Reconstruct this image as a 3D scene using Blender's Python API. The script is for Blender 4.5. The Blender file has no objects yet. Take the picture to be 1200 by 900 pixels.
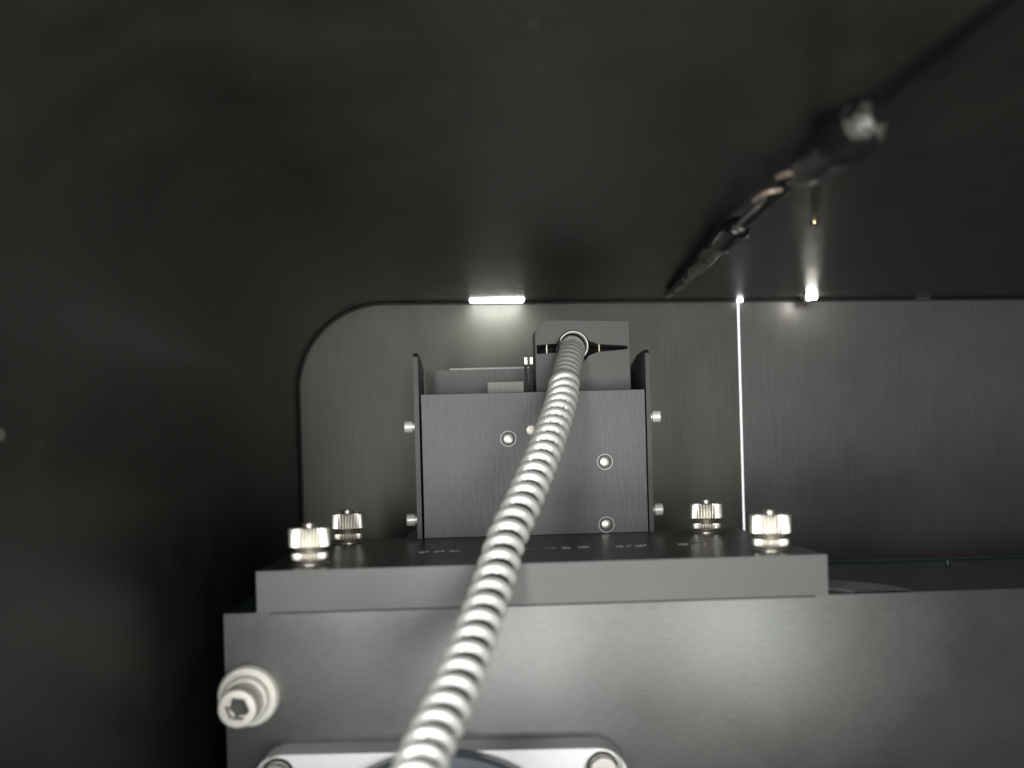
import bpy, bmesh, math, random
from mathutils import Vector, Matrix, noise
from mathutils.geometry import tessellate_polygon
random.seed(4)
R = math.radians
MM = 0.001                      # every measure below is in millimetres
scene = bpy.context.scene
C = scene.collection

# ------------------------------------------------------------------ camera
cd = bpy.data.cameras.new('camera')
cam = bpy.data.objects.new('camera', cd); C.objects.link(cam)
cd.sensor_width = 36.0
cd.lens = 33.0
cd.shift_y = 0.0667
cd.clip_start = 0.005; cd.clip_end = 20
cam.matrix_world = (Matrix.Rotation(R(-2.0), 4, 'Z') @ Matrix.Rotation(R(90), 4, 'X') @ Matrix.Rotation(R(-1.5), 4, 'Z'))
cd.dof.use_dof = True
cd.dof.focus_distance = 0.268
cd.dof.aperture_fstop = 10.5
scene.camera = cam

# ------------------------------------------------------------------ light
w = bpy.data.worlds.new('World'); scene.world = w; w.use_nodes = True
bg = w.node_tree.nodes['Background']
bg.inputs['Color'].default_value = (0.86, 0.9, 1.0, 1); bg.inputs['Strength'].default_value = 0.07

def area(name, loc, target, sx, sy, power, col):
    l = bpy.data.lights.new(name, 'AREA'); l.shape = 'RECTANGLE'
    l.size = sx*MM; l.size_y = sy*MM; l.energy = power; l.color = col
    o = bpy.data.objects.new(name, l); C.objects.link(o)
    o.location = Vector(loc)*MM
    o.rotation_euler = (Vector(target)-Vector(loc)).to_track_quat('-Z', 'Y').to_euler()
    return o
area('work_lamp', (20, -160, -150), (10, 206, -50), 46, 130, 0.56, (1.0, 0.985, 0.97))
area('window_light', (142, -120, -150), (50, 206, -50), 38, 170, 0.50, (0.97, 1.0, 0.93))
area('bench_lamp', (66, -120, 10), (30, 270, 0), 110, 126, 0.30, (1.0, 0.98, 0.95))
area('hand_lamp', (-78, -60, -12), (10, 240, -10), 40, 90, 0.42, (1.0, 0.995, 0.97))

sl_ = area('slot_daylight', (7.5, 331.5, 53.2), (7.5, 338, 20), 17, 3, 0.0045, (1.0, 1.0, 0.98)); sl_.data.spread = R(150)
vs = scene.view_settings
vs.view_transform = 'Standard'; vs.look = 'None'; vs.gamma = 1; vs.use_curve_mapping = False
vs.exposure = 0.0

# ------------------------------------------------------------------ materials
def mat(name, base, rough=0.4, metal=0.0, streak=None, bump=0.0, speck=0.0, mott=0.12, scale=1.0, spec=0.5, col2=None, rvar=0.08, fine=900):
    m = bpy.data.materials.new(name); m.use_nodes = True
    nt = m.node_tree; N = nt.nodes; L = nt.links
    b = N['Principled BSDF']
    b.inputs['Metallic'].default_value = metal
    b.inputs['Specular IOR Level'].default_value = spec
    tc = N.new('ShaderNodeTexCoord'); mp = N.new('ShaderNodeMapping')
    mp.inputs['Scale'].default_value = streak or (1, 1, 1)
    L.new(tc.outputs['Object'], mp.inputs['Vector'])
    n1 = N.new('ShaderNodeTexNoise'); n1.inputs['Scale'].default_value = 60*scale; n1.inputs['Detail'].default_value = 5
    L.new(tc.outputs['Object'], n1.inputs['Vector'])
    n2 = N.new('ShaderNodeTexNoise'); n2.inputs['Scale'].default_value = fine*scale; n2.inputs['Detail'].default_value = 4
    L.new(mp.outputs['Vector'], n2.inputs['Vector'])
    mx = N.new('ShaderNodeMix'); mx.data_type = 'RGBA'
    c2 = col2 or tuple(min(1, c*(1+4*mott)) for c in base)
    mx.inputs['A'].default_value = (*[c*(1-mott) for c in base], 1)
    mx.inputs['B'].default_value = (*c2, 1)
    ad = N.new('ShaderNodeMath'); ad.operation = 'MULTIPLY_ADD'
    L.new(n1.outputs['Fac'], ad.inputs[0]); ad.inputs[1].default_value = 0.6
    ml = N.new('ShaderNodeMath'); ml.operation = 'MULTIPLY_ADD'; ml.inputs[1].default_value = 0.6; ml.inputs[2].default_value = -0.25
    L.new(n2.outputs['Fac'], ml.inputs[0]); L.new(ml.outputs[0], ad.inputs[2])
    L.new(ad.outputs[0], mx.inputs['Factor'])
    out = mx.outputs['Result']
    if speck > 0:                                   # dust and small scuffs
        n3 = N.new('ShaderNodeTexVoronoi'); n3.inputs['Scale'].default_value = 170
        L.new(tc.outputs['Object'], n3.inputs['Vector'])
        n4 = N.new('ShaderNodeTexNoise'); n4.inputs['Scale'].default_value = 26; n4.inputs['Detail'].default_value = 3
        L.new(tc.outputs['Object'], n4.inputs['Vector'])
        r1 = N.new('ShaderNodeMapRange'); r1.inputs['From Min'].default_value = 0.06; r1.inputs['From Max'].default_value = 0.01
        L.new(n3.outputs['Distance'], r1.inputs['Value'])
        r2 = N.new('ShaderNodeMapRange'); r2.inputs['From Min'].default_value = 0.46; r2.inputs['From Max'].default_value = 0.75
        L.new(n4.outputs['Fac'], r2.inputs['Value'])
        m1 = N.new('ShaderNodeMath'); m1.operation = 'MULTIPLY'; L.new(r1.outputs[0], m1.inputs[0]); L.new(r2.outputs[0], m1.inputs[1])
        m2 = N.new('ShaderNodeMath'); m2.operation = 'MULTIPLY'; L.new(m1.outputs[0], m2.inputs[0]); m2.inputs[1].default_value = speck
        x2 = N.new('ShaderNodeMix'); x2.data_type = 'RGBA'
        L.new(m2.outputs[0], x2.inputs['Factor']); L.new(out, x2.inputs['A']); x2.inputs['B'].default_value = (0.5, 0.5, 0.47, 1)
        out = x2.outputs['Result']
    L.new(out, b.inputs['Base Color'])
    rr = N.new('ShaderNodeMapRange'); rr.inputs['From Min'].default_value = 0.1; rr.inputs['From Max'].default_value = 0.9
    rr.inputs['To Min'].default_value = rough-rvar; rr.inputs['To Max'].default_value = rough+rvar
    L.new(n1.outputs['Fac'], rr.inputs['Value']); L.new(rr.outputs[0], b.inputs['Roughness'])
    if bump > 0:
        bp = N.new('ShaderNodeBump'); bp.inputs['Strength'].default_value = bump; bp.inputs['Distance'].default_value = 0.0001
        L.new(n2.outputs['Fac'], bp.inputs['Height']); L.new(bp.outputs[0], b.inputs['Normal'])
    return m

def glow(name, col, strength):
    m = bpy.data.materials.new(name); m.use_nodes = True
    b = m.node_tree.nodes['Principled BSDF']
    b.inputs['Base Color'].default_value = (0.8, 0.8, 0.8, 1)
    b.inputs['Emission Color'].default_value = (*col, 1); b.inputs['Emission Strength'].default_value = strength
    return m

M = {}
M['shell']  = mat('black_anodised_shell', (0.0135, 0.014, 0.012), 0.40, 0.0, bump=1.0, speck=0.9, mott=0.6, rvar=0.06, fine=1600, spec=0.42)
M['wall']   = mat('brushed_dark_wall', (0.098, 0.098, 0.084), 0.42, 0.35, streak=(1, 1, 0.05), bump=0.5, mott=0.14, rvar=0.03, fine=1300)
M['wall2']  = mat('brushed_dark_wall_violet', (0.13, 0.126, 0.124), 0.42, 0.35, streak=(1, 1, 0.06), bump=0.45, mott=0.12, rvar=0.03, fine=1300)
M['block']  = mat('satin_grey_block', (0.088, 0.090, 0.088), 0.31, 0.65, streak=(0.12, 1, 1), bump=0.10, mott=0.22, speck=0.06, fine=3000, rvar=0.03)
M['plate']  = mat('satin_grey_plate', (0.115, 0.115, 0.114), 0.5, 0.3, bump=0.35, mott=0.12, fine=2400)
M['ptop']   = mat('smooth_black_plate_top', (0.032, 0.033, 0.032), 0.34, 0.0, bump=0.15, mott=0.3, rvar=0.04, spec=0.4)
M['box']    = mat('grained_grey_box', (0.105, 0.104, 0.104), 0.45, 0.35, streak=(1, 1, 0.15), bump=0.6, mott=0.13, rvar=0.04, fine=1800)
M['edge']   = mat('worn_bright_edge', (0.26, 0.26, 0.25), 0.45, 0.4, bump=0.3, mott=0.5, scale=4)
M['clamp']  = mat('satin_clamp', (0.10, 0.10, 0.098), 0.5, 0.3, bump=0.3, mott=0.06)
M['tab']    = mat('light_brushed_tab', (0.22, 0.225, 0.21), 0.45, 0.2, streak=(1, 1, .1), bump=0.4)
M['black']  = mat('matt_black', (0.008, 0.008, 0.008), 0.6, 0.0)
M['steel']  = mat('bright_steel', (0.80, 0.79, 0.74), 0.22, 1.0, bump=0.1, mott=0.05, rvar=0.05)
M['nickel'] = mat('warm_nickel', (0.64, 0.62, 0.56), 0.33, 0.85, bump=0.15, mott=0.05, rvar=0.06)
M['bright'] = mat('bright_screw_face', (0.85, 0.84, 0.8), 0.4, 1.0, mott=0.03)
M['screw']  = mat('side_screw_steel', (0.95, 0.94, 0.9), 0.35, 0.3, mott=0.03)
M['satin']  = mat('satin_steel', (0.80, 0.79, 0.72), 0.38, 0.25, bump=0.2, mott=0.05)
M['hose']   = mat('interlocked_steel_hose', (0.94, 0.93, 0.88), 0.40, 0.45, streak=(1, 1, 1), bump=0.2, mott=0.10, scale=2)
M['sleeve'] = mat('dark_steel_sleeve', (0.62, 0.62, 0.60), 0.33, 0.5, mott=0.1)
M['alu']    = mat('cast_aluminium', (0.80, 0.81, 0.82), 0.5, 0.3, bump=0.5, mott=0.05)
M['hub']    = mat('blue_black_hub', (0.07, 0.085, 0.10), 0.35, 0.3, mott=0.1)
M['blue']   = mat('blue_black_top', (0.010, 0.034, 0.055), 0.2, 0.0, spec=0.3, mott=0.3, bump=0.1, rvar=0.03)
M['teal']   = mat('blue_green_edge', (0.03, 0.05, 0.05), 0.4, 0.3, mott=0.2)
M['dust']   = mat('grey_machined_ring', (0.34, 0.36, 0.35), 0.6, 0.2, mott=0.3, scale=3)
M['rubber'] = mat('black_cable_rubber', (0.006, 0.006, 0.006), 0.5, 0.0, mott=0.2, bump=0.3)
M['tape']   = mat('wrinkled_black_tape', (0.008, 0.008, 0.008), 0.28, 0.0, mott=0.2, bump=0.5)
M['copper'] = mat('tinned_copper_wire', (0.42, 0.34, 0.27), 0.4, 0.3, mott=0.2)
M['brass']  = mat('brass', (0.75, 0.6, 0.3), 0.3, 1.0)
M['panel']  = mat('dark_sheet_metal', (0.06, 0.06, 0.058), 0.45, 0.3, bump=0.3)
M['pale']   = mat('crumpled_pale_shrink_end', (0.075, 0.075, 0.07), 0.22, 0.0, bump=0.6)
M['ink']    = mat('pale_grey_print', (0.30, 0.30, 0.30), 0.6, 0.0, mott=0.4, scale=6)
M['light']  = glow('daylight_through_opening', (1.0, 1.0, 1.0), 14.0)
M['seam']   = glow('daylight_through_seam', (0.95, 0.97, 1.0), 1.5)
M['seam_end_glow']  = glow('added_seam_end_glow', (0.95, 0.97, 1.0), 10.0)  # glow added for the flare at the top end of the seam
M['bolt_glare']   = glow('added_bolt_glare', (1.0, 0.98, 0.88), 80.0)  # strong glow added for the streak on the ceiling

# ------------------------------------------------------------------ helpers
def build(name, bm, m, parent=None, smooth=None, bevel=0.0, seg=1):
    if bevel > 0:
        es = [e for e in bm.edges if e.is_manifold and e.calc_face_angle(0) > R(35)]
        bmesh.ops.bevel(bm, geom=es, offset=bevel, segments=seg, affect='EDGES', profile=0.6, clamp_overlap=True)
    bmesh.ops.recalc_face_normals(bm, faces=bm.faces)
    for v in bm.verts: v.co *= MM
    me = bpy.data.meshes.new(name); bm.to_mesh(me); bm.free()
    for mm in (m if isinstance(m, (list, tuple)) else [m]): me.materials.append(mm)
    if smooth is not None:
        for p in me.polygons: p.use_smooth = True
        me.set_sharp_from_angle(angle=R(smooth))
    o = bpy.data.objects.new(name, me); C.objects.link(o)
    if parent: o.parent = parent
    return o

def tag(o, label=None, cat=None, group=None, kind=None):
    if label: o['label'] = label
    if cat: o['category'] = cat
    if group: o['group'] = group
    if kind: o['kind'] = kind
    return o

def thing(name, loc, label, cat, group=None):
    o = bpy.data.objects.new(name, None); C.objects.link(o)
    o.empty_display_size = 0.005
    o.location = Vector(loc)*MM
    return tag(o, label, cat, group)

def copy_tree(o, parent=None):
    c = o.copy(); C.objects.link(c); c.parent = parent
    for ch in [x for x in bpy.data.objects if x.parent == o]:
        copy_tree(ch, c)
    return c

def box(bm, x0, x1, y0, y1, z0, z1):
    vs_ = [bm.verts.new(p) for p in [(x0,y0,z0),(x1,y0,z0),(x1,y1,z0),(x0,y1,z0),(x0,y0,z1),(x1,y0,z1),(x1,y1,z1),(x0,y1,z1)]]
    fs = []
    for f in [(0,3,2,1),(4,5,6,7),(0,1,5,4),(1,2,6,5),(2,3,7,6),(3,0,4,7)]:
        fs.append(bm.faces.new([vs_[i] for i in f]))
    return fs

def lathe(bm, prof, n=48, axis='Z', org=(0,0,0), rfun=None, phase=0.0):
    """prof: list of (radius, height) along the axis."""
    rings = []
    for j, (r, h) in enumerate(prof):
        ring = []
        if r < 1e-6:
            ring = [bm.verts.new(ax(axis, 0, 0, h, org))]
        else:
            for i in range(n):
                a = 2*math.pi*i/n + phase
                rr = rfun(r, a, j, i) if rfun else r
                ring.append(bm.verts.new(ax(axis, rr*math.cos(a), rr*math.sin(a), h, org)))
        rings.append(ring)
    for a, b in zip(rings, rings[1:]):
        if len(a) == 1 and len(b) == 1: continue
        for i in range(n):
            k = (i+1) % n
            if len(a) == 1: bm.faces.new((a[0], b[i], b[k]))
            elif len(b) == 1: bm.faces.new((a[i], a[k], b[0]))
            else: bm.faces.new((a[i], a[k], b[k], b[i]))
def ax(axis, u, v, h, org):
    if axis == 'Z': p = (u, v, h)
    elif axis == 'Y': p = (u, -h, v)          # height runs towards the viewer's side (-Y)
    else: p = (h, u, v)
    return (p[0]+org[0], p[1]+org[1], p[2]+org[2])

def plate_with_holes(bm, loops, y0, y1):
    """outline (x,z) + holes extruded along Y."""
    pts = [p for l in loops for p in l]
    tris = tessellate_polygon([[Vector((p[0], p[1], 0)) for p in l] for l in loops])
    f = [bm.verts.new((p[0], y0, p[1])) for p in pts]
    b = [bm.verts.new((p[0], y1, p[1])) for p in pts]
    for t in tris:
        try:
            bm.faces.new([f[i] for i in t]); bm.faces.new([b[i] for i in reversed(t)])
        except ValueError: pass
    k = 0
    for l in loops:
        n = len(l)
        for i in range(n):
            j = (i+1) % n
            bm.faces.new((f[k+i], f[k+j], b[k+j], b[k+i]))
        k += n
    bmesh.ops.dissolve_limit(bm, angle_limit=R(1), verts=bm.verts, edges=bm.edges)

def circle(cx, cz, r, n=32):
    return [(cx+r*math.cos(2*math.pi*i/n), cz+r*math.sin(2*math.pi*i/n)) for i in range(n)]
def rrect(x0, x1, z0, z1, r, n=8):
    out = []
    for cx, cz, a0 in ((x1-r, z1-r, 0), (x0+r, z1-r, 90), (x0+r, z0+r, 180), (x1-r, z0+r, 270)):
        for i in range(n+1):
            a = R(a0+90*i/n); out.append((cx+r*math.cos(a), cz+r*math.sin(a)))
    return out

def spline(pts, step=0.35):
    """Catmull-Rom through rows of numbers (x,y,z,extra...), resampled evenly."""
    P = [list(pts[0])] + [list(p) for p in pts] + [list(pts[-1])]
    P[0] = [2*a-b for a, b in zip(pts[0], pts[1])]; P[-1] = [2*a-b for a, b in zip(pts[-1], pts[-2])]
    dense = []
    for i in range(1, len(P)-2):
        for s in range(60):
            t = s/60.0
            dense.append([0.5*((2*b)+(-a+c)*t+(2*a-5*b+4*c-d)*t*t+(-a+3*b-3*c+d)*t**3) for a, b, c, d in zip(P[i-1], P[i], P[i+1], P[i+2])])
    dense.append(list(pts[-1]))
    out = [dense[0]]; acc = 0; last = dense[0]
    for q in dense[1:]:
        d = (Vector(q[:3])-Vector(last[:3])).length
        acc += d; last = q
        if acc >= step: out.append(q); acc = 0
    return out

def sweep(bm, pts, rf, n=32, cap=True):
    """tube along pts; rf(i, s, angle) -> radius."""
    P = [Vector(p[:3]) for p in pts]
    T = [(P[min(i+1, len(P)-1)]-P[max(i-1, 0)]).normalized() for i in range(len(P))]
    up = Vector((0, 0, 1)); u = (up - T[0]*up.dot(T[0])).normalized()
    rings = []; s = 0
    for i, p in enumerate(P):
        if i: s += (P[i]-P[i-1]).length
        u = (u - T[i]*u.dot(T[i])).normalized(); v = T[i].cross(u)
        rings.append([bm.verts.new(p + (u*math.cos(a)+v*math.sin(a))*rf(i, s, a)) for a in [2*math.pi*k/n for k in range(n)]])
    for a, b in zip(rings, rings[1:]):
        for k in range(n):
            j = (k+1) % n
            bm.faces.new((a[k], a[j], b[j], b[k]))
    if cap:
        bm.faces.new(rings[0]); bm.faces.new(list(reversed(rings[-1])))

# ------------------------------------------------------------------ the setting: a dark metal housing seen from its open front
def ceil_z(x): return 54.5 - 0.0125*(x-13)
XL, XR, RAD = -64.5, 300.0, 32.0
def inset(x, z, d):
    cx_, cz_ = XL+RAD, ceil_z(x)-RAD
    if x >= cx_: return (x, z-d)
    v = Vector((x-cx_, z-cz_)).normalized()*d
    return (x-v.x, z-v.y)
prof = [(XL, -96.0)]
for i in range(0, 25):
    a = R(180-90*i/24)
    x = XL+RAD+RAD*math.cos(a)
    prof.append((x, ceil_z(x)-RAD+RAD*math.sin(a)))
prof += [(x, ceil_z(x)) for x in (0.0, 60.0, 120.0, 200.0)] + [(XR, ceil_z(XR)), (XR, -96.0)]
bm = bmesh.new()
ys = [30, 60, 100, 140, 180, 220, 260, 300, 326, 346]
grid = [[bm.verts.new((x, y, z)) for x, z in prof] for y in ys]
outer = []
for a, b in zip(grid, grid[1:]):
    for k in range(len(prof)-1): bm.faces.new((a[k], a[k+1], b[k+1], b[k]))
fs = list(bm.faces)
bmesh.ops.recalc_face_normals(bm, faces=fs)
shell = build('ceiling', bm, M['shell'], smooth=50)
sm = shell.modifiers.new('thickness', 'SOLIDIFY'); sm.thickness = 0.003; sm.offset = 1
# make sure the thickness grows outwards
cen = shell.data.polygons[len(shell.data.polygons)//2]
if cen.normal.z < 0: sm.offset = -1
tag(shell, 'black anodised housing with rounded inner corner overhead', kind='structure')

bm = bmesh.new(); box(bm, XL-3, XR+3, 30, 352, -100, -96); tag(build('floor', bm, M['shell']), 'black housing floor below the block', kind='structure')

# back wall: two panels and a black tube standing for the shadow gap at their top edge
SEAM = 96.2
bm = bmesh.new()
pl = [(SEAM-0.35, -96), (XL+0.6, -96)] + [inset(x, z, 0.35) for x, z in prof[1:26]] + [(SEAM-0.55, ceil_z(SEAM)-0.35)]
plate_with_holes(bm, [pl], 340.0, 344.0)
bw = build('back_wall', bm, M['wall'], bevel=0.15); tag(bw, 'brushed dark metal back wall left of the bright seam', kind='structure')
bm = bmesh.new()
plate_with_holes(bm, [[(SEAM+0.20, -96), (SEAM+0.55, ceil_z(SEAM)-0.5), (XR-0.5, ceil_z(XR)-0.5), (XR-0.5, -96)]], 340.4, 344.0)
tag(build('back_wall', bm, M['wall2'], bevel=0.2), 'grey violet metal back wall right of the bright seam', kind='structure')
bm = bmesh.new()
path = [(*inset(p[0], p[1], 0.3), 0) for p in prof[1:-1]]
gp = [(XL+0.45, 339.5, -90)] + [(p[0], 339.5, p[1]) for p in path[1:]]
sweep(bm, gp, lambda i, s, a: 0.55, 8)
g = build('shadow_line', bm, M['black'], smooth=60); tag(g, 'thin black strip standing for the shadow gap round the back wall', kind='structure')

# the outside seen through the seam, and the ceiling opening
bm = bmesh.new()
zs = [-60+i*2.0 for i in range(57)] + [ceil_z(SEAM)-0.55]
rows = []
for z in zs:
    wl = 0.12+0.15*max(0, (z+10)/64)+0.08*noise.noise(Vector((0, 0, z*.09))); wr = 0.08+0.07*noise.noise(Vector((5, 0, z*.13)))
    rows.append((bm.verts.new((SEAM-wl, 340.15, z)), bm.verts.new((SEAM+wr, 340.15, z)), bm.verts.new((SEAM+wr, 341.5, z)), bm.verts.new((SEAM-wl, 341.5, z))))
for p_, q_ in zip(rows, rows[1:]):
    for k in range(4): bm.faces.new((p_[k], p_[(k+1) % 4], q_[(k+1) % 4], q_[k]))
bm.faces.new(rows[0]); bm.faces.new(rows[-1])
o = build('light_gap', bm, M['seam']); tag(o, 'tall thin bright line of light between the two back wall panels', 'light gap')
bm = bmesh.new()
for x0_, x1_, y_ in ((SEAM-0.9, SEAM-0.1, 336.5), (SEAM+0.3, SEAM+0.9, 337.6)):  # glowing bits added to throw a flare onto the ceiling
    box(bm, x0_, x1_, y_, 339.2, ceil_z(SEAM)-0.9, ceil_z(SEAM)-0.05)
o = build('ceiling_glint', bm, M['seam_end_glow'], bevel=0.1); tag(o, 'small added forked glow where the tall seam meets the ceiling', 'light gap')
bm = bmesh.new()
plate = [(-2.0, 333.6), (-1.6, 339.2), (17.0, 339.2), (17.4, 332.8), (15.6, 331.6), (5.0, 331.9)]
lo = [bm.verts.new((x, y, ceil_z(x)-0.4)) for x, y in plate]; hi = [bm.verts.new((x, y, ceil_z(x)+0.8)) for x, y in plate]
bm.faces.new(lo); bm.faces.new(list(reversed(hi)))
for i in range(6): j = (i+1) % 6; bm.faces.new((lo[i], lo[j], hi[j], hi[i]))
o = build('light_opening', bm, M['light']); tag(o, 'wide bright white slot of light at the ceiling edge above the box', 'light opening')

# ------------------------------------------------------------------ block and plate
BT = -33.5
bm = bmesh.new(); fs = box(bm, -56.4, 290, 206, 262, -96, BT)
fs[1].material_index = 1
blk = build('support_block', bm, [M['block'], M['blue']], bevel=0.25)
tag(blk, 'long dark grey metal block across the bottom, under the plate', 'metal block')
bm = bmesh.new(); box(bm, 76, 290, 260.9, 262.6, BT+0.02, BT+0.55); build('rear_edge', bm, M['teal'], blk, bevel=0.1)
bm = bmesh.new(); lathe(bm, [(9.0, BT+0.02), (9.0, BT+0.25), (22, BT+0.25), (22, BT+0.02)], 64, org=(74, 207.5, 0))
geom = [v for v in bm.verts if v.co.y < 207.5]
bmesh.ops.bisect_plane(bm, geom=bm.verts[:]+bm.edges[:]+bm.faces[:], plane_co=(0, 207.2, 0), plane_no=(0, -1, 0), clear_outer=True)
build('worn_ring', bm, M['dust'], blk, smooth=40)
bm = bmesh.new()
lathe(bm, [(0, BT+.02), (0.6, BT+.02), (0.5, BT+1.2), (0, BT+1.3)], 12, org=(126, 250, 0)); build('small_pin', bm, M['teal'], blk, smooth=40)

PT = -23.9
bm = bmesh.new()
out = [(-48, 201), (74.8, 201), (74.8, 271), (54, 271), (54, 296), (-22, 296), (-22, 271), (-48, 271)]
lo = [bm.verts.new((x, y, BT+0.8)) for x, y in out]; hi = [bm.verts.new((x, y, PT)) for x, y in out]
bm.faces.new(lo); t = bm.faces.new(list(reversed(hi))); t.material_index = 1
for i in range(8): j = (i+1) % 8; bm.faces.new((lo[i], lo[j], hi[j], hi[i]))
mp = build('mounting_plate', bm, [M['plate'], M['ptop']], bevel=0.25)
tag(mp, 'flat grey metal plate with black top held down by four thumbscrews', 'mounting plate')
bm = bmesh.new(); box(bm, -46, 73, 203.5, 270, BT+0.02, BT+0.78); build('shadow_strip', bm, M['black'], mp)  # black filler paints the shadow line under the plate front
# faint printed rows on the top: worn marks too flat to read, each its own short stroke group
marks = [(488, 11), (505, 12), (523, 14), (611, 12), (633, 13), (653, 10), (673, 12), (716, 9), (728, 7), (738, 15), (789, 12), (808, 14)]
bm = bmesh.new()
for px, wd in marks:
    Y = 233.0
    x0 = (px-565)/1100*Y + 1.0; ww = wd/1100*Y
    # too worn and foreshortened to read: what shows is a short dash per mark, broken into small pieces
    n_ = max(3, int(ww/0.7))
    for k in range(n_):
        q0 = 229.0+random.uniform(0, 1.6); q1 = 234.0-random.uniform(0, 1.6)
        box(bm, x0+ww*k/n_, x0+ww*(k+random.choice((0.8, 1.0, 0.62)))/n_-0.01, q0, q1, PT+0.01, PT+0.22+0.05*random.random())
build('engraved_lettering', bm, M['ink'], mp)

# ------------------------------------------------------------------ thumbscrews
def knurl(depth, lo_, hi_):
    return lambda r, a, j, i: r - (depth if (i % 2) else 0.0)*(1 if lo_ <= j <= hi_ else 0)
def make_thumbscrew():
    t = thing('thumb_screw', (0, 0, 0), 'x', 'thumbscrew', 'knurled thumbscrews on the mounting plate')
    bm = bmesh.new(); lathe(bm, [(0, 0), (4.2, 0), (4.2, 0.3), (3.3, 0.45), (3.0, 1.0), (0, 1.0)], 48); build('washer', bm, M['nickel'], t, smooth=35)
    bm = bmesh.new(); lathe(bm, [(0, 1.02), (3.4, 1.02), (4.0, 1.15), (4.25, 1.3), (4.25, 2.5), (4.0, 2.7), (3.2, 2.8), (0, 2.8)], 72, rfun=knurl(0.42, 3, 4)); build('collar', bm, M['nickel'], t, smooth=30)
    bm = bmesh.new(); lathe(bm, [(0, 2.82), (3.1, 2.82), (3.4, 3.4), (4.3, 3.9), (4.65, 4.1), (4.7, 7.9), (4.45, 8.2), (1.6, 8.25), (0, 8.25)], 68, rfun=knurl(0.45, 4, 5)); build('knurled_head', bm, M['nickel'], t, smooth=30)
    bm = bmesh.new(); lathe(bm, [(1.65, 8.1), (1.65, 9.0), (1.5, 9.15), (0.9, 9.15), (0.9, 8.5), (0, 8.5)], 32); build('top_boss', bm, M['nickel'], t, smooth=35)
    return t
ts = make_thumbscrew()
spots = [(-38.6, 212.5, 'nearer left knurled thumbscrew at the left front corner of the plate', 0.2),
         (66.0, 212.5, 'nearer right knurled thumbscrew at the right front corner of the plate', 0.9),
         (-37.0, 262, 'smaller looking rear left knurled thumbscrew behind the left front one', 1.5),
         (63.4, 262, 'smaller looking rear right knurled thumbscrew between the box and the bright seam', 2.2)]
for i, (x, y, lab, rz) in enumerate(spots):
    o = ts if i == 0 else copy_tree(ts)
    o.location = Vector((x, y, PT+0.02))*MM; o.rotation_euler.z = rz; o['label'] = lab

# ------------------------------------------------------------------ bracket box
BY = 268.0
X0, X1 = -16.2, 47.9
ZT = 17.1
bb = thing('bracket_box', (16, BY, PT), 'dark grey sheet metal box standing on the rear of the plate', 'metal box')
def rel(o):                                     # geometry is written in place; keep it there under the moved parent
    o.matrix_parent_inverse = Matrix.Translation(-o.parent.location); return o
holes = [(8.4, 3.9, 1.15), (35.9, -3.4, 1.15), (35.9, -21.4, 1.15), (15.0, 6.2, .7)]
bm = bmesh.new()
plate_with_holes(bm, [[(X0, PT+0.05), (X1, PT+0.05), (X1, ZT), (X0, ZT)]] + [circle(x, z, r*1.35, 28) for x, z, r in holes], BY, BY+1.6)
rel(build('front_panel', bm, M['box'], bb, bevel=0.12))
bm = bmesh.new(); box(bm, X0+.3, X1-.3, BY+1.65, BY+8, PT+0.05, ZT-6.5); rel(build('inner_body', bm, M['black'], bb, bevel=0.2))
for i, (x, z, r) in enumerate(holes):
    small = i == 3
    bm = bmesh.new(); lathe(bm, [(r*2.15, 0.02), (r*2.15, 0.12), (r*1.95, 0.16), (r*1.42, 0.16), (r*1.42, 0.02)] if not small else [(r*1.7, .02), (r*1.7, .3), (r*1.3, .3), (r*1.3, .02)], 40, 'Y', (x, BY, z))
    ring = rel(build('screw_seat', bm, M['box'] if not small else M['steel'], bb, smooth=30))
    bm = bmesh.new(); lathe(bm, [(r*1.98, 0.17), (r*1.98, 0.24), (r*1.86, .24), (r*1.86, .17)], 40, 'Y', (x, BY, z)); s = build('bright_ring', bm, M['alu'], ring, smooth=30); s.matrix_parent_inverse = ring.matrix_parent_inverse.copy(); s.matrix_parent_inverse = Matrix.Identity(4)
    bm = bmesh.new(); lathe(bm, [(r*1.3, -0.8), (r*1.3, 0.3), (r*1.24, 0.36), (0, 0.38)], 32, 'Y', (x, BY, z))
    rel(build('face_screw', bm, M['bright'] if not small else M['nickel'], bb, smooth=50))
for sx, x0, x1, zt in ((-1, X0-1.9, X0-0.55, 29.0), (1, X1+0.25, X1+1.5, 28.6)):
    bm = bmesh.new()
    yz = [(BY-1, PT+0.05), (BY-1, zt-1.2), (BY+1.0, zt), (BY+13, zt-0.3), (BY+26, zt-2.5), (BY+26, PT+0.05)]
    a = [bm.verts.new((x0, y, z)) for y, z in yz]; b = [bm.verts.new((x1, y, z)) for y, z in yz]
    bm.faces.new(a); bm.faces.new(list(reversed(b)))
    for i in range(6): j = (i+1) % 6; bm.faces.new((a[i], a[j], b[j], b[i]))
    rel(build('side_panel', bm, M['panel'], bb, bevel=0.12))
    for z in ((8.1, -18.6) if sx < 0 else (9.3, -17.6)):
        bm = bmesh.new()
        xo = x0 if sx < 0 else x1
        pr = [(0.0, 0.02), (1.15, .02), (1.15, 0.7), (1.75, 0.8), (1.75, 2.9), (1.6, 3.1), (0.8, 3.1), (.8, 2.2), (0, 2.2)]
        lathe(bm, [(r, h*sx) for r, h in pr], 32, 'X', (xo, BY+1.9, z))
        rel(build('side_screw', bm, M['screw'], bb, smooth=35))
bm = bmesh.new(); box(bm, X0+0.2, X1-0.2, BY+24, BY+25.4, PT+0.05, 26.0); rel(build('rear_panel', bm, M['box'], bb, bevel=0.1))
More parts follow.
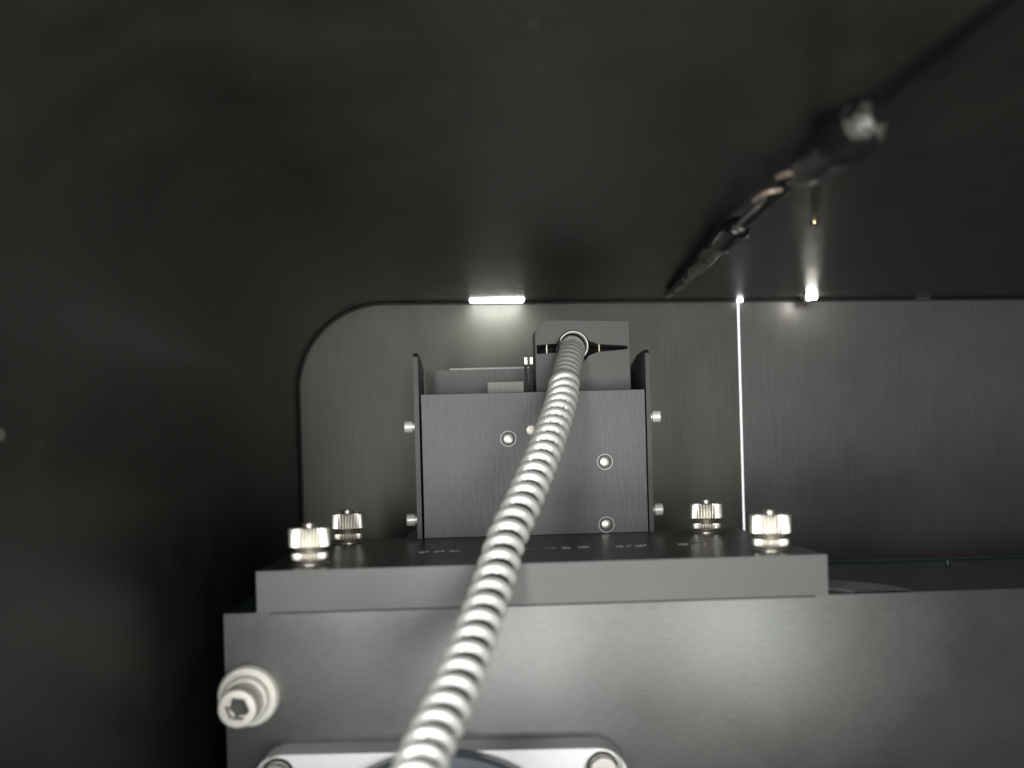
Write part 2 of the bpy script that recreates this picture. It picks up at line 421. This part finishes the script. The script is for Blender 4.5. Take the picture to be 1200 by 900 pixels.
bm = bmesh.new(); box(bm, -8.5, 18.0, BY+23.95, BY+25.45, 26.02, 26.5); rel(build('worn_edge', bm, M['edge'], bb, bevel=0.1))
bm = bmesh.new(); box(bm, 3.0, 13.6, BY+9, BY+13, 5, 20.8); rel(build('inner_tab', bm, M['tab'], bb, bevel=0.2))
for x in (14.15, 15.75):
    bm = bmesh.new(); box(bm, x, x+0.75, BY+10, BY+12, 0, 26.0); p = rel(build('thin_post', bm, M['black'], bb, bevel=0.1))
    bm = bmesh.new(); box(bm, x, x+0.75, BY+10, BY+12, 26.02, 28.0); q = build('bright_tip', bm, M['steel'], p, bevel=0.2)

# ------------------------------------------------------------------ clamp
CY0 = 278.0
cl = thing('cable_clamp', (31, CY0, PT), 'grey split clamp block gripping the top end of the steel hose', 'cable clamp')
hx, hz, hr = 28.8, 30.6, 5.0
X0c, X1c, Z0c, Z1c = 17.4, 45.6, 12.0, 38.4
sl = 1.3
ang = math.asin(sl/hr)
outer_l = [(X0c, Z0c), (X1c, Z0c), (X1c, Z1c-0.2), (X0c+3.4, Z1c+0.4), (X0c, Z1c-2.8)]
key = []
for i in range(21):                       # upper arc, right to left
    a = ang+0.14+(math.pi-2*ang-0.14)*i/20; key.append((hx+hr*math.cos(a), hz+hr*math.sin(a)))
key += [(X0c+0.5, hz-0.3+sl), (X0c+0.5, hz-0.3-sl)]
for i in range(21):
    a = math.pi+ang+(math.pi-2*ang-0.25)*i/20; key.append((hx+hr*math.cos(a), hz+hr*math.sin(a)))
key += [(hx+hr+2.2, hz-1.4), (X1c-0.7, hz-0.7), (X1c-0.7, hz+0.2), (hx+hr+2.2, hz+0.9)]
bm = bmesh.new(); plate_with_holes(bm, [outer_l, key], CY0, CY0+12); rel(build('clamp_body', bm, M['clamp'], cl, bevel=0.1))
bm = bmesh.new(); box(bm, X0c+.3, X1c-.3, CY0+12.05, CY0+13, Z0c, Z1c-3); rel(build('backing', bm, M['black'], cl))
for x, m_ in ((20.9, M['steel']), (36.6, M['brass'])):
    bm = bmesh.new(); lathe(bm, [(0, hz-2.0), (0.35, hz-2.0), (.35, hz+1.6), (0, hz+1.6)], 16, org=(x, CY0+1.3, 0)); rel(build('clamp_screw', bm, m_, cl, smooth=40))

# ------------------------------------------------------------------ flexible steel hose
HP = [(28.6, 290, 31.6), (28.5, 285, 31.3), (28.4, 279, 30.0), (26.9, 272, 26.4), (24.6, 264.5, 19.5), (22.1, 252, 12.2), (16.5, 232, 0.9), (10.2, 214, -10.5), (5.6, 203, -18.4), (3.2, 195.5, -24.2), (0.2, 186, -31.2), (-4.6, 171, -40.8), (-9.0, 158.5, -47.5), (-11.4, 149, -51.3), (-13, 138, -54.6), (-14, 125, -57)]
PITCH = 4.5
hose = thing('steel_hose', (-13, 160, -50), 'ribbed silver steel hose running from the clamp down to the bottom edge', 'flexible hose')
pts = spline([p for p in HP if p[1] <= 265], 0.2)
def hr_f(i, s, a):
    ph = ((s + 0.0)/PITCH - a/(2*math.pi)) % 1.0
    e = abs(2*ph-1.0)                      # 1 at the groove, 0 on the crown
    return 2.6 + 1.85*math.sqrt(max(0.0, 1-(min(1.0, e/0.62))**2.4))
bm = bmesh.new(); sweep(bm, pts[::6]+[pts[-1]], lambda i, s, a: 3.1, 24); rel(build('groove_shade_core', bm, M['rubber'], hose, smooth=60))  # black core added to darken the rib grooves like shade
bm = bmesh.new(); sweep(bm, pts, hr_f, 56); rel(build('ribbed_hose', bm, M['hose'], hose, smooth=70))
p2 = spline([p for p in HP if p[1] >= 264], 0.2)
def sl_f(i, s, a): return 3.8 + 0.22*math.sin(s*2*math.pi/1.9)
bm = bmesh.new(); sweep(bm, p2, sl_f, 40); rel(build('end_sleeve', bm, M['sleeve'], hose, smooth=50))
bm = bmesh.new()
lathe(bm, [(4.05, -2), (4.05, 1.2), (4.12, 1.3), (4.35, 1.3), (4.45, 1.1), (4.45, -2)], 48, 'Y', (hx-0.2, CY0-0.6, hz+0.3)); rel(build('ferrule', bm, M['sleeve'], hose, smooth=35))
wp = spline([(24.9, 277, 32.6), (24.4, 275.5, 32.2), (24.0, 273.5, 30.4), (23.4, 271, 27.2), (22.5, 267, 22.6)], 0.3)
bm = bmesh.new(); sweep(bm, wp, lambda i, s, a: 0.28 + 0.3*math.exp(-(s/2.2)**2), 10); rel(build('tie_wire', bm, M['steel'], hose, smooth=60))

# ------------------------------------------------------------------ motor flange at the bottom
FY = 198.0
mf = thing('motor_flange', (-10, FY, -100), 'silver square flange with dark round hub, cut off by the bottom edge', 'flange')
mf.rotation_euler.y = 0
bm = bmesh.new()
cx0, cz0 = -10.2, -62.6-39.5
scs = [(-44.8, -67.3), (24.0, -67.3), (24.0, -135.4), (-44.8, -135.4)]
plate_with_holes(bm, [rrect(-49.7, 29.3, cz0-39.5, cz0+39.5, 6.5)] + [circle(x, z, 4.3) for x, z in scs], FY, FY+7.9)
fp = rel(build('flange_plate', bm, M['alu'], mf, bevel=0.35, seg=2))
for x, z in scs[:2]:
    bm = bmesh.new(); lathe(bm, [(4.25, -3.0), (4.25, -2.2), (3.9, -2.0), (3.5, -2.0)], 40, 'Y', (x, FY, z)); rel(build('screw_washer', bm, M['sleeve'], mf, smooth=35))
    bm = bmesh.new(); lathe(bm, [(3.1, -3.4), (3.1, 0.4), (2.8, 0.7), (1.7, 0.7), (1.7, -1), (0, -1)], 40, 'Y', (x, FY, z)); rel(build('corner_screw', bm, M['steel'], mf, smooth=35))
bm = bmesh.new(); lathe(bm, [(33.5, 0.03), (33.5, 3.6), (32.9, 4.2), (20, 4.2), (19.5, 3.8), (0, 3.8)], 128, 'Y', (-10.3, FY, -61.0-34.3)); rel(build('round_hub', bm, M['hub'], mf, smooth=35))
mf.rotation_euler.y = R(0.9)

# ------------------------------------------------------------------ socket bolt at the block's left end
sb = thing('socket_bolt', (-51.0, 206, -51), 'pale socket head bolt with a round washer at the left end of the block', 'bolt')
bm = bmesh.new(); lathe(bm, [(0, 0.03), (6.6, 0.03), (6.6, 2.2), (6.1, 2.9), (3.6, 2.95), (0, 2.95)], 64, 'Y'); build('washer', bm, M['satin'], sb, smooth=35)
bm = bmesh.new(); lathe(bm, [(4.9, 2.96), (4.9, 4.6), (4.6, 4.9), (0, 4.9)], 56, 'Y', (-0.1, 0, -.2)); build('spring_washer', bm, M['satin'], sb, smooth=35)
bm = bmesh.new()
n = 48; hexr = lambda a: 2.25/math.cos(((a+0.15) % (math.pi/3))-math.pi/6)
def bolt_r(r, a, j, i): return hexr(a) if j >= 5 and r > 0.1 else r
lathe(bm, [(4.1, 4.92), (4.1, 10.2), (4.0, 10.6), (3.75, 10.9), (3.0, 11.0), (2.6, 11.0), (2.6, 8.2), (0, 7.9)], n, 'Y', (-0.2, 0, -0.4), rfun=bolt_r)
hd = build('socket_head', bm, M['satin'], sb, smooth=28)
bm = bmesh.new(); lathe(bm, [(2.3, 8.4), (2.3, 8.5), (1.9, 8.6), (0, 8.55)], 6, 'Y', (-0.2, 0, -0.4), phase=0.15); build('hex_socket_floor', bm, M['panel'], hd)

# ------------------------------------------------------------------ black cable under the ceiling
def under(px, py, r):
    """point on the underside of the ceiling, r below it, on the line of sight of the survey drawing"""
    d = SUR @ Vector(((px-600)/1100, -(py-530)/1100, -1.0))
    # z = 54.5-.0125(x-13)-r
    t = (54.5+0.0125*13-r)/(d.z+0.0125*d.x)
    return d*t
SUR = (Matrix.Rotation(R(-2.0), 3, 'Z') @ Matrix.Rotation(R(90), 3, 'X') @ Matrix.Rotation(R(-1.5), 3, 'Z'))
cb = thing('black_cable', (100, 250, 50), 'black cable with two taped sleeves running along the ceiling at the upper right', 'cable')
def cable_pts(rows): return [(*under(px, py, h), r) for px, py, h, r in rows]
rows = [(784, 345, 1.6, 1.4), (815, 314, 3.2, 1.5), (850, 280, 3.6, 1.6), (875, 258, 3.4, 1.5), (905, 232, 3.0, 1.4), (940, 202, 3.2, 1.5), (985, 165, 4.2, 1.8), (1035, 128, 3.4, 1.8), (1095, 82, 2.3, 1.7), (1170, 25, 2.0, 1.5), (1290, -60, 1.8, 1.3), (1500, -200, 1.8, 1.3)]
P = spline(cable_pts(rows), 0.8)
bm = bmesh.new(); sweep(bm, P, lambda i, s, a: P[i][3]+0.12*noise.noise(Vector((s*.3, a, 0))), 20); rel(build('cable_sheath', bm, M['rubber'], cb, smooth=60))
def sleeve(rows, seed, m_):
    Q = spline(cable_pts(rows), 0.4)
    bm = bmesh.new()
    def f(i, s, a):
        p = Vector((math.cos(a)*0.8, math.sin(a)*0.8, s*0.10+seed))
        return Q[i][3]*(1+0.22*noise.noise(p)) + 0.12*abs(noise.noise(p*3.1))
    sweep(bm, Q, f, 36); sl_ = rel(build('taped_sleeve', bm, m_, cb, smooth=55))
    for e, rows_ in enumerate((Q[:1+int(2.2/0.4)], Q[-1-int(3.0/0.4):])):
        bm = bmesh.new()
        n_ = len(rows_)
        def fe(i, s, a):
            p = Vector((math.cos(a)*1.6, math.sin(a)*1.6, i*0.35+seed+e))
            return rows_[i][3]*1.02+0.1 + 0.35*noise.noise(p)
        if seed < 5: continue
        sweep(bm, rows_, fe, 30); q_ = build('sleeve_end', bm, M['pale'], sl_, smooth=50)
sleeve([(783, 346, 1.9, 1.1), (800, 330, 2.4, 1.6), (828, 301, 3.2, 2.4), (850, 280, 3.8, 2.9), (864, 268, 3.8, 2.8), (869, 265, 3.7, 2.0)], 3.1, M['tape'])
sleeve([(932, 208, 3.4, 1.7), (941, 201, 4.0, 2.5), (958, 187, 4.6, 3.9), (985, 166, 4.9, 4.4), (1008, 149, 4.7, 3.8), (1022, 138, 4.2, 2.6), (1028, 134, 4.0, 1.9)], 9.4, M['tape'])
# loose wires lying along the thin stretch
for rows_, m_ in (([(862, 266, 5.0), (873, 255, 5.4), (886, 242, 5.2), (896, 232, 4.6)], M['pale']),
                  ([(882, 236, 4.4), (893, 228, 5.2), (905, 224, 5.2), (916, 222, 4.6)], M['copper']),
                  ([(909, 208, 4.4), (920, 204, 5.2), (936, 200, 5.6), (948, 193, 5.2)], M['copper']),
                  ([(938, 205, 4.6), (955, 205, 5.4), (968, 203, 5.2), (977, 196, 4.8)], M['copper'])):
    q = spline([tuple(under(*p_)) for p_ in rows_], 0.4)
    bm = bmesh.new(); sweep(bm, q, lambda i, s, a: 0.5*min(1, 0.4+s*.5), 10); rel(build('loose_wire', bm, m_, cb, smooth=60))

for k, (px, py) in enumerate(((868, 268), (873, 276), (862, 271))):
    c0 = under(px, py, 5.2)
    bm = bmesh.new()
    bmesh.ops.create_icosphere(bm, subdivisions=2, radius=0.85)
    for v in bm.verts:
        v.co *= 1+0.5*noise.noise(v.co*1.7+Vector((k*7, 0, 0))); v.co = Vector((v.co.x*1.3, v.co.y, v.co.z))+c0
    rel(build('frayed_end', bm, M['pale'], cb, smooth=50))

# ------------------------------------------------------------------ small hardware on the ceiling
xs = 119.6
bolt_glare = thing('ceiling_bolt', (xs, 331, ceil_z(xs)), 'shiny bolt head with added glowing glare at the ceiling edge on the right below the brass tip', 'bolt')
bm = bmesh.new(); lathe(bm, [(0, -0.02), (2.5, -.02), (2.5, -0.5), (1.9, -0.6), (1.8, -1.5), (1.5, -1.7), (0, -1.7)], 32, org=(0, 3.2, 0)); build('bolt_head', bm, M['steel'], bolt_glare, smooth=40)
bm = bmesh.new(); box(bm, -1.7, 1.7, -1.6, 0.2, -1.5, -0.02); build('ceiling_glint', bm, M['bolt_glare'], bolt_glare, bevel=0.3)  # glowing box added by the bolt to make its ceiling streak
bm = bmesh.new(); lathe(bm, [(0.8, -1.4), (0.8, -2.0), (0, -2.1)], 20, org=(0, -0.7, 0)); build('copper_foot', bm, M['copper'], bolt_glare, smooth=40)
p = under(954, 259, 0)
t = thing('brass_screw', (p.x, p.y, p.z), 'tiny brass screw tip shining on the dark ceiling above the glaring bolt', 'screw')
bm = bmesh.new(); lathe(bm, [(0.9, -0.02), (0.9, -0.6), (0.6, -1.1), (0, -1.3)], 24); build('screw_tip', bm, M['brass'], t, smooth=60)
p = under(942, 343, 0)
t = thing('wire_loop', (p.x, p.y, p.z-2.0), 'thin black wire loop beside the glaring bolt on the ceiling', 'wire loop')
bm = bmesh.new()
lp = [(0.2, 2.2*math.cos(2*math.pi*k/24)*0.6, 2.2*math.sin(2*math.pi*k/24)) for k in range(25)]
sweep(bm, lp, lambda i, s, a: 0.3, 8, cap=False); build('loop', bm, M['rubber'], t, smooth=60)
p = under(1068, 353, 0)
bm = bmesh.new(); box(bm, -2.6, 2.4, -1.2, 1.2, -0.5, 0.4)  # plain steel clip
o = build('ceiling_glint', bm, M['steel'], bevel=0.2); o.location = Vector((p.x, min(p.y, 337), p.z-0.1))*MM
tag(o, 'small shiny clip at the ceiling edge right of the glaring bolt', 'clip')
p = Vector((-64.4, 128.4, 4.2))
bm = bmesh.new(); lathe(bm, [(0, 0.05), (0.5, 0.05), (0.4, 0.25), (0, .3)], 20, 'X')
o = build('wall_rivet', bm, M['edge'], smooth=60); o.location = p*MM
tag(o, 'tiny pale rivet on the black wall at the left edge', 'rivet')
